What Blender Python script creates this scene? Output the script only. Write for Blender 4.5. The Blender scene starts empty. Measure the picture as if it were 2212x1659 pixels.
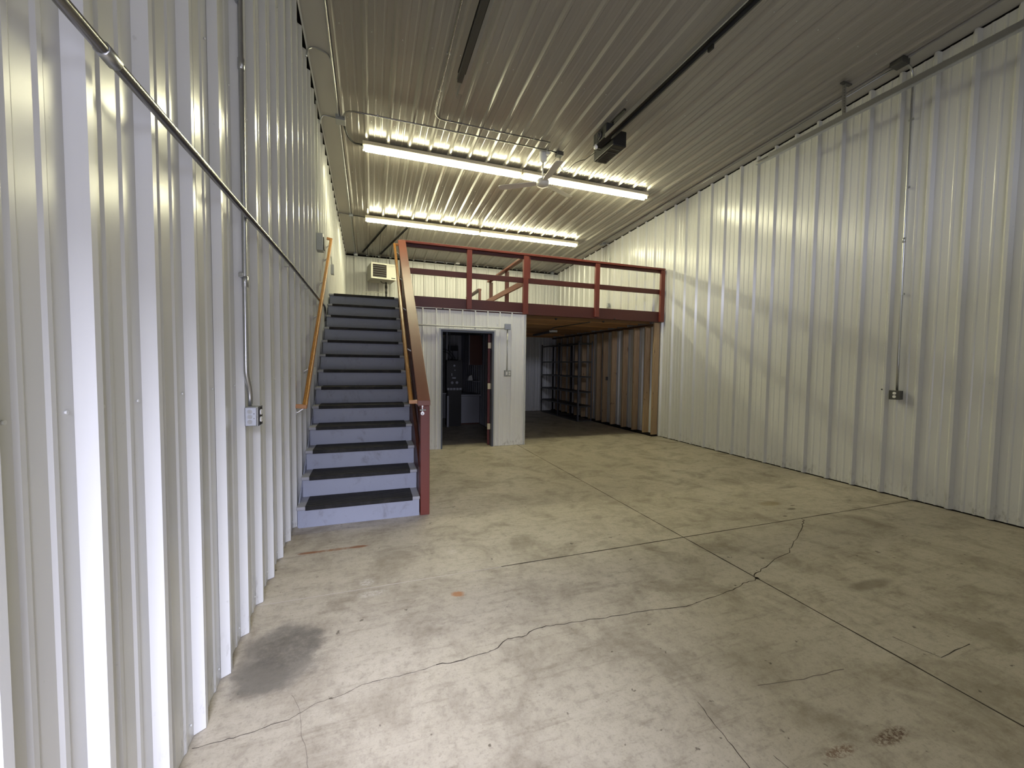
import bpy, bmesh, math, random
from mathutils import Vector, Matrix
random.seed(7)
SC = bpy.context.scene
COL = SC.collection
XL, XR, YB, YF = -0.6676, 5.8019, 12.16, -0.6
def H(y): return 5.0422 - 0.04334 * y
P = 0.3048

# ---------------------------------------------------------------- camera
cd = bpy.data.cameras.new('camera'); cam = bpy.data.objects.new('camera', cd); COL.objects.link(cam)
cd.sensor_fit = 'HORIZONTAL'; cd.sensor_width = 36.0; cd.lens = 871.173 * 36 / 2212; cd.clip_start = 0.02; cd.clip_end = 200
_F = Vector((0.3301247, 0.94278011, -0.04672637)); _R = Vector((0.94392816, -0.329935, 0.0119385)); _U = Vector((0.00416129, 0.04804753, 0.99883638))
cam.matrix_world = Matrix(((_R.x, _U.x, -_F.x, 0), (_R.y, _U.y, -_F.y, 0), (_R.z, _U.z, -_F.z, 1.48134), (0, 0, 0, 1)))
SC.camera = cam
# ---------------------------------------------------------------- world, daylight, exposure
w = bpy.data.worlds.new('sky'); SC.world = w; w.use_nodes = True
bg = w.node_tree.nodes['Background']; bg.inputs[0].default_value = (0.62, 0.72, 1.0, 1); bg.inputs[1].default_value = 0.35
def area(name, loc, rot, sx, sy, power, color):
    l = bpy.data.lights.new(name, 'AREA'); l.shape = 'RECTANGLE'; l.size = sx; l.size_y = sy; l.energy = power; l.color = color
    o = bpy.data.objects.new(name, l); o.location = loc; o.rotation_euler = rot; COL.objects.link(o); return o
DOOR_POWER, WIN_POWER, TUBE = 37, 16, 80.0
OUT_POWER = 440
area('daylight_entry_door', (-0.02, -0.78, 1.08), (math.radians(90), 0, 0), 0.98, 2.06, DOOR_POWER, (0.80, 0.79, 1.0))
area('daylight_outdoors', (-0.10, -4.4, 3.7), (math.radians(66), 0, 0), 3.0, 2.0, OUT_POWER, (0.78, 0.80, 1.0)).data.spread = math.radians(100)
area('daylight_garage_window', (3.1, -0.78, 3.65), (math.radians(90), 0, 0), 4.1, 0.6, WIN_POWER, (0.76, 0.79, 1.0))
SC.view_settings.view_transform = 'Standard'; SC.view_settings.look = 'None'
SC.view_settings.gamma = 1.0; SC.view_settings.use_curve_mapping = False
SC.view_settings.exposure = 0.0
SC.cycles.use_denoising = True
SC.cycles.max_bounces = 10; SC.cycles.diffuse_bounces = 6; SC.cycles.glossy_bounces = 4
SC.cycles.sample_clamp_indirect = 6.0

# ---------------------------------------------------------------- materials
def mat(name, color, rough=0.5, metal=0.0, spec=0.5, emit=None, es=0.0, coat=0.0):
    m = bpy.data.materials.new(name); m.use_nodes = True
    b = m.node_tree.nodes['Principled BSDF']
    b.inputs['Base Color'].default_value = (*color, 1); b.inputs['Roughness'].default_value = rough
    b.inputs['Metallic'].default_value = metal; b.inputs['Specular IOR Level'].default_value = spec
    b.inputs['Coat Weight'].default_value = coat
    if emit: b.inputs['Emission Color'].default_value = (*emit, 1); b.inputs['Emission Strength'].default_value = es
    return m
class N:
    def __init__(s, m): s.m = m; s.t = m.node_tree; s.b = s.t.nodes['Principled BSDF']
    def new(s, t, **k):
        n = s.t.nodes.new(t)
        for a, v in k.items(): setattr(n, a, v)
        return n
    def link(s, a, b): s.t.links.new(a, b)
    def coord(s, scale=(1, 1, 1), kind='Object'):
        tc = s.new('ShaderNodeTexCoord'); mp = s.new('ShaderNodeMapping'); mp.inputs['Scale'].default_value = scale
        s.link(tc.outputs[kind], mp.inputs['Vector']); return mp.outputs['Vector']
    def noise(s, vec, scale, detail=4, rough=0.55, dist=0.0):
        n = s.new('ShaderNodeTexNoise'); n.inputs['Scale'].default_value = scale; n.inputs['Detail'].default_value = detail
        n.inputs['Roughness'].default_value = rough; n.inputs['Distortion'].default_value = dist; s.link(vec, n.inputs['Vector']); return n.outputs['Fac']
    def ramp(s, fac, a, b):
        r = s.new('ShaderNodeMapRange'); r.inputs['From Min'].default_value = a; r.inputs['From Max'].default_value = b
        r.interpolation_type = 'SMOOTHSTEP'; s.link(fac, r.inputs['Value']); return r.outputs['Result']
    def math(s, op, a, b=None, clamp=False):
        n = s.new('ShaderNodeMath', operation=op); n.use_clamp = clamp
        for i, v in enumerate((a, b)):
            if v is None: continue
            if isinstance(v, (int, float)): n.inputs[i].default_value = v
            else: s.link(v, n.inputs[i])
        return n.outputs[0]
    def mix(s, fac, a, b, mode='MIX'):
        n = s.new('ShaderNodeMix', data_type='RGBA', blend_type=mode)
        for sock, v in ((n.inputs[0], fac), (n.inputs[6], a), (n.inputs[7], b)):
            if isinstance(v, (int, float)): sock.default_value = v
            elif isinstance(v, tuple): sock.default_value = (*v, 1)
            else: s.link(v, sock)
        return n.outputs[2]
    def bump(s, h, strength, dist=0.01):
        n = s.new('ShaderNodeBump'); n.inputs['Strength'].default_value = strength; n.inputs['Distance'].default_value = dist
        s.link(h, n.inputs['Height']); s.link(n.outputs[0], s.b.inputs['Normal'])
    def color(s, c): s.link(c, s.b.inputs['Base Color'])

def steel(name, color, rough, dirt=True, spec=0.5):
    m = mat(name, color, rough, 0.0, spec); n = N(m)
    v = n.coord((1, 1, 0.25)); lo = n.noise(v, 2.2, 2)
    v2 = n.coord(); fine = n.noise(v2, 40, 2)
    n.bump(n.math('ADD', n.math('MULTIPLY', lo, 1.0), n.math('MULTIPLY', fine, 0.012)), 0.35, 0.012)
    if dirt:
        sp = n.noise(n.coord((1, 1, 1)), 26, 3, 0.6); spots = n.ramp(sp, 0.70, 0.78)
        geo = n.new('ShaderNodeNewGeometry'); sx = n.new('ShaderNodeSeparateXYZ'); n.link(geo.outputs['Position'], sx.inputs[0])
        low = n.ramp(sx.outputs['Z'], 0.28, 0.0)
        sm = n.ramp(n.noise(n.coord((9, 9, 3)), 3, 5, 0.7), 0.50, 0.72)
        f = n.math('MAXIMUM', n.math('MULTIPLY', n.math('MULTIPLY', low, sm), 0.55), n.math('MULTIPLY', spots, 0.16))
        st = n.ramp(n.noise(n.coord((7, 7, 0.35)), 2.4, 4), 0.45, 0.8)
        base = n.mix(n.math('MULTIPLY', st, 0.09), color, tuple(c * 0.6 for c in color))
        n.color(n.mix(f, base, (0.13, 0.11, 0.09)))
    return m
M = {}
M['steel'] = steel('painted_white_steel', (0.60, 0.605, 0.59), 0.24)
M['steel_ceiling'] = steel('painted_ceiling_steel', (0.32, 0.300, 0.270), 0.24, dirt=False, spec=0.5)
M['steel_thin'] = steel('painted_partition_steel', (0.82, 0.825, 0.81), 0.45)
M['flash'] = steel('painted_flashing', (0.42, 0.41, 0.38), 0.34, dirt=False)
M['trim'] = mat('white_trim', (0.62, 0.63, 0.61), 0.35)
M['dark'] = mat('dark_gap', (0.012, 0.010, 0.009), 0.9, spec=0.1)
M['seam'] = mat('seam_shadow', (0.22, 0.22, 0.21), 0.6)
def galv(name, c, r):
    m = mat(name, c, r, 0.9); n = N(m); f = n.noise(n.coord(), 60, 3); n.color(n.mix(n.math('MULTIPLY', f, 0.5), c, tuple(x * 0.6 for x in c))); return m
M['galv'] = galv('galvanized_steel', (0.52, 0.53, 0.54), 0.30)
M['pipe'] = galv('worn_dark_conduit_steel', (0.27, 0.265, 0.26), 0.25)
M['galv_box'] = galv('galvanized_box', (0.42, 0.44, 0.47), 0.45)
M['zinc'] = mat('bright_zinc', (0.7, 0.7, 0.7), 0.35, 0.6)
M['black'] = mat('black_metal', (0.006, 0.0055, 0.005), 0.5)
M['black_soft'] = mat('black_plastic', (0.010, 0.010, 0.011), 0.6)
M['darksteel'] = mat('dark_track_steel', (0.10, 0.10, 0.095), 0.45, 0.6)
M['white'] = mat('white_enamel', (0.72, 0.73, 0.72), 0.4)
M['white_fix'] = mat('fixture_enamel', (0.66, 0.60, 0.46), 0.4)
M['outlet'] = mat('white_receptacle', (0.85, 0.84, 0.80), 0.35)
M['tube'] = mat('lit_fluorescent_tube', (0.9, 0.9, 0.85), 0.4, emit=(1.0, 0.96, 0.63), es=TUBE)
M['fan'] = mat('fan_grey_white', (0.62, 0.60, 0.56), 0.35)
M['brass'] = mat('brass_hinge', (0.75, 0.66, 0.46), 0.5, 0.2)
M['label_dark'] = mat('dark_lettering', (0.05, 0.05, 0.04), 0.6)
M['cable'] = mat('cable_black', (0.015, 0.015, 0.015), 0.5)
M['heater'] = mat('heater_cream', (0.66, 0.65, 0.56), 0.4)
M['heater_side'] = mat('heater_side_grey', (0.40, 0.40, 0.36), 0.5)
M['louver'] = mat('louver_brown', (0.022, 0.010, 0.009), 0.4)
M['frame'] = mat('door_frame_slate', (0.10, 0.115, 0.15), 0.45)
M['cabinet'] = mat('cabinet_red_brown', (0.10, 0.035, 0.018), 0.45)
def paint(name, c, worn, amt, rough=0.4):
    m = mat(name, c, rough); n = N(m); a = n.ramp(n.noise(n.coord((1, 1, 1)), 14, 6, 0.7), 0.60, 0.80)
    b = n.noise(n.coord((1, 1, 1)), 3, 3)
    base = n.mix(n.math('MULTIPLY', b, 0.35), c, tuple(x * 0.7 for x in c)); n.color(n.mix(n.math('MULTIPLY', a, amt), base, worn))
    n.bump(n.noise(n.coord((1, 1, 1)), 90, 2), 0.06, 0.002); return m
M['red'] = paint('barn_red_paint', (0.140, 0.026, 0.016), (0.22, 0.10, 0.08), 0.25, 0.42)
M['red_dark'] = paint('dark_red_paint', (0.062, 0.010, 0.007), (0.12, 0.05, 0.04), 0.15, 0.45)
M['red_cap'] = paint('worn_red_cap_paint', (0.185, 0.060, 0.040), (0.22, 0.12, 0.09), 0.45, 0.35)
M['door_red'] = paint('door_red_paint', (0.11, 0.012, 0.013), (0.16, 0.05, 0.04), 0.1)
def scuffed(name, c, rough, amt):
    m = mat(name, c, rough); n = N(m)
    a = n.ramp(n.noise(n.coord((5, 5, 3)), 1.6, 8, 0.75, 0.4), 0.52, 0.78); dots = n.ramp(n.noise(n.coord(), 55, 2), 0.74, 0.80)
    f = n.math('MAXIMUM', n.math('MULTIPLY', a, amt), n.math('MULTIPLY', dots, 0.45)); v = n.noise(n.coord(), 5, 3)
    base = n.mix(n.math('MULTIPLY', v, 0.3), c, tuple(x * 0.72 for x in c)); n.color(n.mix(f, base, (0.10, 0.095, 0.085))); return m
M['riser'] = scuffed('blue_grey_riser_paint', (0.29, 0.312, 0.39), 0.5, 0.6)
M['tread'] = scuffed('grey_tread_paint', (0.31, 0.315, 0.345), 0.5, 0.35)
def rubber():
    m = mat('ribbed_rubber', (0.016, 0.015, 0.014), 0.6, spec=0.25); n = N(m); f = n.ramp(n.noise(n.coord((3, 14, 3)), 2.5, 5, 0.7), 0.42, 0.8)
    n.color(n.mix(n.math('MULTIPLY', f, 0.35), (0.009, 0.0085, 0.0085), (0.085, 0.078, 0.066))); return m
M['rubber'] = rubber()
def wood(name, c1, c2, axis, rough=0.5, knots=True, vary=0.45):
    m = mat(name, c1, rough); n = N(m)
    sc = [9, 9, 9]; sc[axis] = 0.6
    g = n.noise(n.coord(tuple(sc)), 3.2, 6, 0.6, 1.2); oi = n.new('ShaderNodeObjectInfo')
    base = n.mix(n.ramp(g, 0.32, 0.70), c1, c2)
    if knots:
        ks = [7, 7, 7]; ks[axis] = 4.2
        vv = n.coord(tuple(ks)); ad = n.new('ShaderNodeVectorMath', operation='ADD'); n.link(vv, ad.inputs[0])
        cmb = n.new('ShaderNodeCombineXYZ')
        for i in range(3): n.link(n.math('MULTIPLY', oi.outputs['Random'], 13.0 + i * 7), cmb.inputs[i])
        n.link(cmb.outputs[0], ad.inputs[1])
        k = n.ramp(n.noise(ad.outputs[0], 1.6, 2, 0.4), 0.70, 0.76); base = n.mix(n.math('MULTIPLY', k, 0.8), base, (0.09, 0.03, 0.012))
    base = n.mix(n.math('MULTIPLY', oi.outputs['Random'], vary), base, tuple(x * 0.4 for x in c2)); n.color(base); return m
M['pine'] = wood('pine_stud', (0.50, 0.36, 0.21), (0.38, 0.25, 0.135), 2)
M['pine_x'] = wood('pine_joist', (0.60, 0.32, 0.13), (0.46, 0.24, 0.095), 0, vary=0.95)
M['deck'] = wood('deck_board_wood', (0.11, 0.055, 0.024), (0.075, 0.036, 0.016), 1, knots=False)
M['oak'] = wood('varnished_oak', (0.50, 0.235, 0.045), (0.36, 0.150, 0.028), 1, 0.3, knots=False)
M['oak_light'] = wood('oak_end_grain', (0.62, 0.30, 0.12), (0.50, 0.22, 0.08), 0, 0.35, knots=False)
M['rod'] = mat('rod_steel', (0.25, 0.25, 0.22), 0.4, 0.6)
M['crack'] = mat('crack_dark', (0.055, 0.045, 0.035), 0.9, spec=0.1)
M['crack_soft'] = mat('crack_faint', (0.17, 0.145, 0.12), 0.9, spec=0.1)
M['filler'] = mat('joint_filler_pale', (0.50, 0.46, 0.40), 0.8)
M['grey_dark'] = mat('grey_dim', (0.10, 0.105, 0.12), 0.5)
M['grey_shaded'] = mat('grey_room_shade', (0.30, 0.31, 0.34), 0.5)  # grey with the dark room's shade put into the colour
def concrete():
    m = mat('worn_concrete', (0.33, 0.30, 0.25), 0.55, spec=0.4); n = N(m)
    v = n.coord(); big = n.noise(v, 0.55, 4, 0.6); mid = n.noise(v, 2.6, 6, 0.65, 0.6); fine = n.noise(v, 16, 8, 0.75); grit = n.noise(v, 120, 3, 0.7)
    c = n.mix(n.ramp(big, 0.3, 0.7), (0.48, 0.432, 0.345), (0.41, 0.366, 0.285))
    c = n.mix(n.math('MULTIPLY', n.ramp(mid, 0.42, 0.72), 0.70), c, (0.215, 0.180, 0.130))
    c = n.mix(n.math('MULTIPLY', n.ramp(fine, 0.46, 0.72), 0.42), c, (0.150, 0.125, 0.095))
    c = n.mix(n.math('MULTIPLY', n.ramp(fine, 0.46, 0.28), 0.25), c, (0.58, 0.53, 0.45))
    c = n.mix(n.math('MULTIPLY', n.ramp(n.noise(v, 48, 4, 0.7), 0.52, 0.70), 0.38), c, (0.20, 0.17, 0.13))
    c = n.mix(n.math('MULTIPLY', n.ramp(grit, 0.5, 0.75), 0.25), c, (0.12, 0.10, 0.08))
    vst = n.coord((1.2, 7, 1)); stk = n.noise(vst, 2.6, 6, 0.75); c = n.mix(n.math('MULTIPLY', n.ramp(stk, 0.50, 0.72), 0.5), c, (0.17, 0.14, 0.10))
    spk = n.ramp(n.noise(v, 13, 3, 0.6), 0.685, 0.73); c = n.mix(n.math('MULTIPLY', spk, 0.8), c, (0.07, 0.055, 0.04))
    sp = n.new('ShaderNodeSeparateXYZ'); n.link(v, sp.inputs[0]); X, Y = sp.outputs[0], sp.outputs[1]
    wob = n.math('SUBTRACT', n.noise(v, 7, 6, 0.7), 0.5)
    def blob(cx, cy, rx, ry, col, amt, soft=0.35, wa=1.0, tex=None):
        nonlocal c
        dx = n.math('DIVIDE', n.math('SUBTRACT', X, cx), rx); dy = n.math('DIVIDE', n.math('SUBTRACT', Y, cy), ry)
        d = n.math('SQRT', n.math('ADD', n.math('MULTIPLY', dx, dx), n.math('MULTIPLY', dy, dy)))
        d = n.math('ADD', d, n.math('MULTIPLY', wob, wa)); f = n.ramp(d, 1.0, 1.0 - soft)
        if tex is not None: f = n.math('MULTIPLY', f, tex)
        c = n.mix(n.math('MULTIPLY', f, amt), c, col)
    t1 = n.ramp(n.noise(v, 22, 6, 0.8), 0.30, 0.60); t2 = n.ramp(n.noise(v, 60, 4, 0.8), 0.42, 0.56)
    blob(-0.44, 2.25, 0.235, 0.31, (0.13, 0.12, 0.105), 0.62, 0.35, 1.0)
    blob(-0.50, 2.10, 0.16, 0.17, (0.075, 0.070, 0.060), 0.40, 0.5, 0.8)
    blob(-0.40, 2.30, 0.20, 0.22, (0.05, 0.045, 0.04), 0.45, 0.5, 0.9, t1)
    blob(0.525, 2.505, 0.055, 0.045, (0.36, 0.13, 0.03), 0.75, 0.5, 1.6)
    blob(-0.285, 3.422, 0.29, 0.026, (0.24, 0.10, 0.035), 0.8, 0.5, 0.25, t1)
    blob(-0.10, 3.422, 0.09, 0.028, (0.20, 0.075, 0.03), 0.9, 0.5, 0.3)
    blob(-0.46, 3.424, 0.10, 0.026, (0.24, 0.10, 0.04), 0.9, 0.5, 0.3)
    blob(4.12, 3.17, 0.17, 0.085, (0.20, 0.15, 0.05), 0.5, 0.5, 0.9)
    blob(4.187, 2.978, 0.07, 0.03, (0.06, 0.045, 0.02), 0.8, 0.5, 0.5)
    blob(3.92, 2.85, 0.035, 0.018, (0.07, 0.05, 0.03), 0.8, 0.5, 0.5)
    blob(4.30, 3.05, 0.04, 0.015, (0.07, 0.05, 0.03), 0.8, 0.5, 0.5)
    blob(3.25, 1.74, 0.28, 0.07, (0.13, 0.10, 0.065), 0.6, 0.6, 0.8)
    blob(1.98, 0.965, 0.13, 0.035, (0.08, 0.035, 0.015), 0.9, 0.6, 0.9, t2)
    blob(1.70, 0.985, 0.11, 0.03, (0.13, 0.06, 0.03), 0.8, 0.6, 0.9, t2)
    blob(2.88, 2.16, 0.09, 0.04, (0.55, 0.53, 0.45), 0.5, 0.6, 1.2, t2)
    blob(0.0, 2.68, 0.12, 0.05, (0.60, 0.57, 0.52), 0.5, 0.6, 1.6, t2)
    blob(-0.03, 2.84, 0.05, 0.05, (0.60, 0.57, 0.52), 0.6, 0.6, 1.6, t2)
    blob(0.60, 3.10, 0.05, 0.05, (0.60, 0.57, 0.52), 0.35, 0.6, 1.2, t2)
    blob(4.9, 3.55, 0.22, 0.05, (0.10, 0.08, 0.05), 0.5, 0.6, 0.8)
    n.color(c); n.bump(n.math('ADD', fine, n.math('MULTIPLY', grit, 0.4)), 0.12, 0.004)
    r = n.ramp(mid, 0.3, 0.8); n.link(n.math('ADD', n.math('MULTIPLY', r, 0.2), 0.45), n.b.inputs['Roughness']); return m
M['concrete'] = concrete()
M['gravel'] = mat('outdoor_gravel', (0.35, 0.35, 0.34), 0.9)
M['glass'] = mat('window_glass', (0.8, 0.85, 0.9), 0.1); M['glass'].node_tree.nodes['Principled BSDF'].inputs['Transmission Weight'].default_value = 1.0

# ---------------------------------------------------------------- mesh helpers
ORG = {}
class G:
    def __init__(s): s.v = []; s.f = []; s.sm = []
    def add(s, vs, fs, smooth=False):
        o = len(s.v); s.v += [tuple(a) for a in vs]; s.f += [[i + o for i in f] for f in fs]; s.sm += [smooth] * len(fs); return s
    def box(s, x0, x1, y0, y1, z0, z1):
        return s.add([(x0, y0, z0), (x1, y0, z0), (x1, y1, z0), (x0, y1, z0), (x0, y0, z1), (x1, y0, z1), (x1, y1, z1), (x0, y1, z1)],
                     [(3, 2, 1, 0), (4, 5, 6, 7), (0, 1, 5, 4), (1, 2, 6, 5), (2, 3, 7, 6), (3, 0, 4, 7)])
    def bar(s, a, b, wd, ht, up=(0, 0, 1)):            # rectangular bar from a to b
        a, b = Vector(a), Vector(b); d = (b - a).normalized(); r = d.cross(Vector(up)).normalized(); u = r.cross(d)
        vs = []
        for p in (a, b):
            for i, j in ((-1, -1), (1, -1), (1, 1), (-1, 1)): vs.append(p + r * (i * wd / 2) + u * (j * ht / 2))
        return s.add(vs, [(0, 3, 2, 1), (4, 5, 6, 7), (0, 1, 5, 4), (1, 2, 6, 5), (2, 3, 7, 6), (3, 0, 4, 7)])
    def tube(s, pts, r, n=10, caps=True):
        pts = [Vector(p) for p in pts]
        if not isinstance(r, (list, tuple)): pts = [p for i, p in enumerate(pts) if i == 0 or (p - pts[i - 1]).length > 1e-5]
        rs = r if isinstance(r, (list, tuple)) else [r] * len(pts); vs = []; prev = None
        for i, p in enumerate(pts):
            d = ((pts[i] - pts[i - 1]).normalized() if i else Vector((0, 0, 0))) + ((pts[i + 1] - pts[i]).normalized() if i < len(pts) - 1 else Vector((0, 0, 0)))
            d.normalize(); ref = prev if prev is not None else (Vector((0, 0, 1)) if abs(d.z) < 0.9 else Vector((1, 0, 0)))
            u = (ref - d * ref.dot(d)).normalized(); prev = u; q = d.cross(u)
            for k in range(n): a = 2 * math.pi * k / n; vs.append(p + (u * math.cos(a) + q * math.sin(a)) * rs[i])
        fs = [(i * n + k, i * n + (k + 1) % n, (i + 1) * n + (k + 1) % n, (i + 1) * n + k) for i in range(len(pts) - 1) for k in range(n)]
        o = len(s.v); s.add(vs, fs, True)
        if caps: s.f += [[o + k for k in range(n)][::-1], [o + (len(pts) - 1) * n + k for k in range(n)]]; s.sm += [False, False]
        return s
    def extr(s, prof, axis, a, b):                     # closed polygon prof (2D) extruded along axis from a to b
        n = len(prof)
        def P3(p, t): return {'x': (t, p[0], p[1]), 'y': (p[0], t, p[1]), 'z': (p[0], p[1], t)}[axis]
        return s.add([P3(p, a) for p in prof] + [P3(p, b) for p in prof], [tuple(range(n))[::-1], tuple(range(n, 2 * n))] + [(i, (i + 1) % n, n + (i + 1) % n, n + i) for i in range(n)])
    def build(s, name, m, parent=None, bevel=0.0, org=None):
        o0 = Vector(org) if org is not None else (ORG[parent.name] if parent is not None else Vector((0, 0, 0)))
        me = bpy.data.meshes.new(name); me.from_pydata([tuple(Vector(v) - o0) for v in s.v], [], s.f); me.validate()
        bm = bmesh.new(); bm.from_mesh(me); bmesh.ops.recalc_face_normals(bm, faces=bm.faces) if bevel or any(s.sm) else None; bm.to_mesh(me); bm.free()
        if any(s.sm) and len(me.polygons) == len(s.sm): me.polygons.foreach_set('use_smooth', s.sm)
        me.materials.append(M[m]); o = bpy.data.objects.new(name, me); COL.objects.link(o)
        if parent is not None: o.parent = parent; o.location = o0 - ORG[parent.name]
        else: o.location = o0
        ORG[o.name] = o0
        if bevel:
            b = o.modifiers.new('bevel', 'BEVEL'); b.width = bevel; b.segments = 2; b.limit_method = 'ANGLE'; b.harden_normals = False
        return o
def tag(o, label=None, cat=None, group=None, kind=None):
    if label: o['label'] = label
    if cat: o['category'] = cat
    if group: o['group'] = group
    if kind: o['kind'] = kind
    return o
def thing(name, loc, label, cat, group=None):
    o = bpy.data.objects.new(name, None); o.empty_display_size = 0.1; o.location = loc; COL.objects.link(o); ORG[o.name] = Vector(loc)
    return tag(o, label, cat, group)
def share(src, name, parent, world):                   # copy of a piece sharing mesh data
    c = src.copy(); c.name = name; c.parent = parent; c.location = Vector(world) - ORG[parent.name]; COL.objects.link(c); ORG[c.name] = Vector(world); return c

# ribbed sheet profiles: list of (s, h) over one pitch
RIB12 = (P, [(0, 0), (.0245, .0327), (.0485, .0327), (.073, 0), (.128, 0), (.138, .0048), (.152, .0048), (.162, 0), (.216, 0), (.226, .0048), (.240, .0048), (.250, 0)])
RIB9 = (.2286, [(0, 0), (.013, .017), (.027, .017), (.040, 0), (.088, 0), (.094, .0035), (.102, .0035), (.108, 0), (.160, 0), (.166, .0035), (.174, .0035), (.180, 0)])
def profile(rib, phase, a, b):
    p, pts = rib; out = []; k = math.floor((a - phase) / p) - 1
    while phase + k * p < b + p:
        out += [(phase + k * p + s, h) for s, h in pts]; k += 1
    def hv(t):
        for (s0, h0), (s1, h1) in zip(out, out[1:]):
            if s0 <= t <= s1: return h0 + (h1 - h0) * (t - s0) / max(1e-9, s1 - s0)
        return 0
    return [(a, hv(a))] + [q for q in out if a + 1e-4 < q[0] < b - 1e-4] + [(b, hv(b))]
def sheet(name, parent, prof, P0, P1, m):              # P0(s,h), P1(s,h) -> the two ends of a sheet
    g = G(); n = len(prof); g.add([P0(s, h) for s, h in prof] + [P1(s, h) for s, h in prof], [(i, i + 1, n + i + 1, n + i) for i in range(n - 1)]); return g.build(name, m, parent)
def screws(parent, pts, nrm, m='trim'):
    g = G(); nv = Vector(nrm).normalized()
    for p in pts: p = Vector(p); g.tube([p, p + nv * 0.005], 0.0048, 6)
    o = g.build('screw', m, parent); o['kind'] = 'stuff'; return o

# ---------------------------------------------------------------- floor
JX, JY = 2.566, 2.758
fl = G().box(XL - .1, XR + .1, YF - .1, YB + .1, -0.16, -0.025).build('floor', 'dark'); tag(fl, 'worn concrete floor with saw-cut joints and cracks', kind='structure')
gp = 0.003
for x0, x1, y0, y1 in ((XL - .05, JX - gp, YF, JY - gp), (JX + gp, XR + .05, YF, JY - gp), (XL - .05, JX - gp, JY + gp, YB), (JX + gp, XR + .05, JY + gp, YB)):
    G().box(x0, x1, y0, y1, -0.025, 0).build('slab', 'concrete', fl, bevel=0.002)
def ribbon(pts, wd, name, m, jag=0.0, sub=1):
    g = G(); pp = []
    for i in range(len(pts) - 1):
        for k in range(sub):
            t = k / sub; x = pts[i][0] + (pts[i + 1][0] - pts[i][0]) * t; y = pts[i][1] + (pts[i + 1][1] - pts[i][1]) * t
            j = jag if (i or k) else 0; pp.append((x + random.uniform(-j, j), y + random.uniform(-j, j)))
    pp.append(pts[-1])
    vs = []
    for i, (x, y) in enumerate(pp):
        a = pp[max(0, i - 1)]; b = pp[min(len(pp) - 1, i + 1)]; d = Vector((b[0] - a[0], b[1] - a[1])).normalized(); ww = wd * random.uniform(0.45, 1.0) / 2
        vs += [(x - d.y * ww, y + d.x * ww, 0.0006), (x + d.y * ww, y - d.x * ww, 0.0006)]
    g.add(vs, [(2 * i, 2 * i + 1, 2 * i + 3, 2 * i + 2) for i in range(len(pp) - 1)]); return g.build(name, m, fl)
ribbon([(-.653, 1.793), (-.573, 1.795), (-.494, 1.795), (-.41, 1.81), (-.327, 1.819), (-.281, 1.842), (-.22, 1.875), (-.153, 1.876), (-.091, 1.895), (-.042, 1.914), (.046, 1.921), (.122, 1.914), (.216, 1.919), (.298, 1.932)], .0034, 'crack', 'crack', .004, 4)
ribbon([(.298, 1.932), (.397, 1.923), (.537, 1.932), (.625, 1.954), (.698, 2.005), (.77, 1.989), (.878, 2.034), (.99, 2.025), (1.20, 2.005), (1.40, 1.985), (1.589, 1.978), (1.843, 1.934), (2.045, 1.961), (2.275, 1.987), (2.416, 2.025), (2.522, 2.028), (2.56, 2.05)], .0065, 'crack', 'crack', .006, 4)
ribbon([(2.567, 2.071), (2.712, 2.126), (2.967, 2.222), (3.179, 2.267), (3.268, 2.325), (3.562, 2.457), (3.847, 2.624), (3.995, 2.71), (4.02, 2.755)], .008, 'crack', 'crack', .010, 4)
ribbon([(-.34, 1.953), (-.297, 1.865), (-.273, 1.748), (-.241, 1.648), (-.211, 1.52)], .002, 'crack', 'crack_soft', .003, 4)
ribbon([(2.729, 1.347), (2.754, 1.224), (2.772, 1.166), (3.06, 1.175)], .005, 'crack', 'crack', .003, 4)
ribbon([(1.361, 1.346), (1.342, 1.236), (1.332, 1.137), (1.315, 1.02)], .004, 'crack', 'crack', .003, 5)
ribbon([(1.449, 1.058), (1.457, 1.0)], .003, 'crack', 'crack', .002, 4)
ribbon([(1.70, 1.33), (1.95, 1.29), (2.2, 1.27)], .006, 'crack', 'crack_soft', .004, 4)
ribbon([(-.64, JY), (.9, JY)], .010, 'joint_filler', 'filler', .0, 12)
ribbon([(.9, JY), (XR, JY)], .013, 'joint_line', 'crack', .0008, 60)
ribbon([(JX, YF + .1), (JX, YB - .1)], .013, 'joint_line', 'crack', .0008, 120)
ribbon([(2.558, 2.035), (2.575, 2.06)], .03, 'crack', 'crack', .0, 2)
# outdoor ground
tag(G().box(-30, 30, -40, YF - .1, -0.3, -0.06).build('ground', 'gravel'), kind='structure')

# ---------------------------------------------------------------- left wall
T = 0.02
def wall_back(name, x0, x1, y0, y1, top=None):
    g = G(); zt0, zt1 = H(y0) + .12, H(y1) + .12
    g.add([(x0, y0, -.02), (x1, y0, -.02), (x1, y1, -.02), (x0, y1, -.02), (x0, y0, zt0), (x1, y0, zt0), (x1, y1, zt1), (x0, y1, zt1)], [(3, 2, 1, 0), (4, 5, 6, 7), (0, 1, 5, 4), (1, 2, 6, 5), (2, 3, 7, 6), (3, 0, 4, 7)])
    return g.build(name, 'dark')
wl = tag(wall_back('wall_left', XL - .14, XL - .012, YF, YB + .14), 'left wall of white ribbed steel sheets', kind='structure')
ph = 1.8542 - 8 * P; pw = 3 * P; y = ph; i = 0
while y < YB - .01:
    a, b = max(y, YF), min(y + pw, YB); off = 0.0008 * (i % 2)
    pr_ = profile(RIB12, ph, a, b)
    sheet('panel', wl, pr_, lambda s, h: (XL + h + off, s, 0.002), lambda s, h: (XL + h + off, s, H(s) - .028), 'steel')
    y += pw; i += 1
screws(wl, [(XL + .001, 1.8542 - 3 * P + k * P + s, z) for k in range(34) for z in (0.07, 1.36, 2.86, 4.2) for s in (-.030, .105)], (1, 0, 0))
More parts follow.
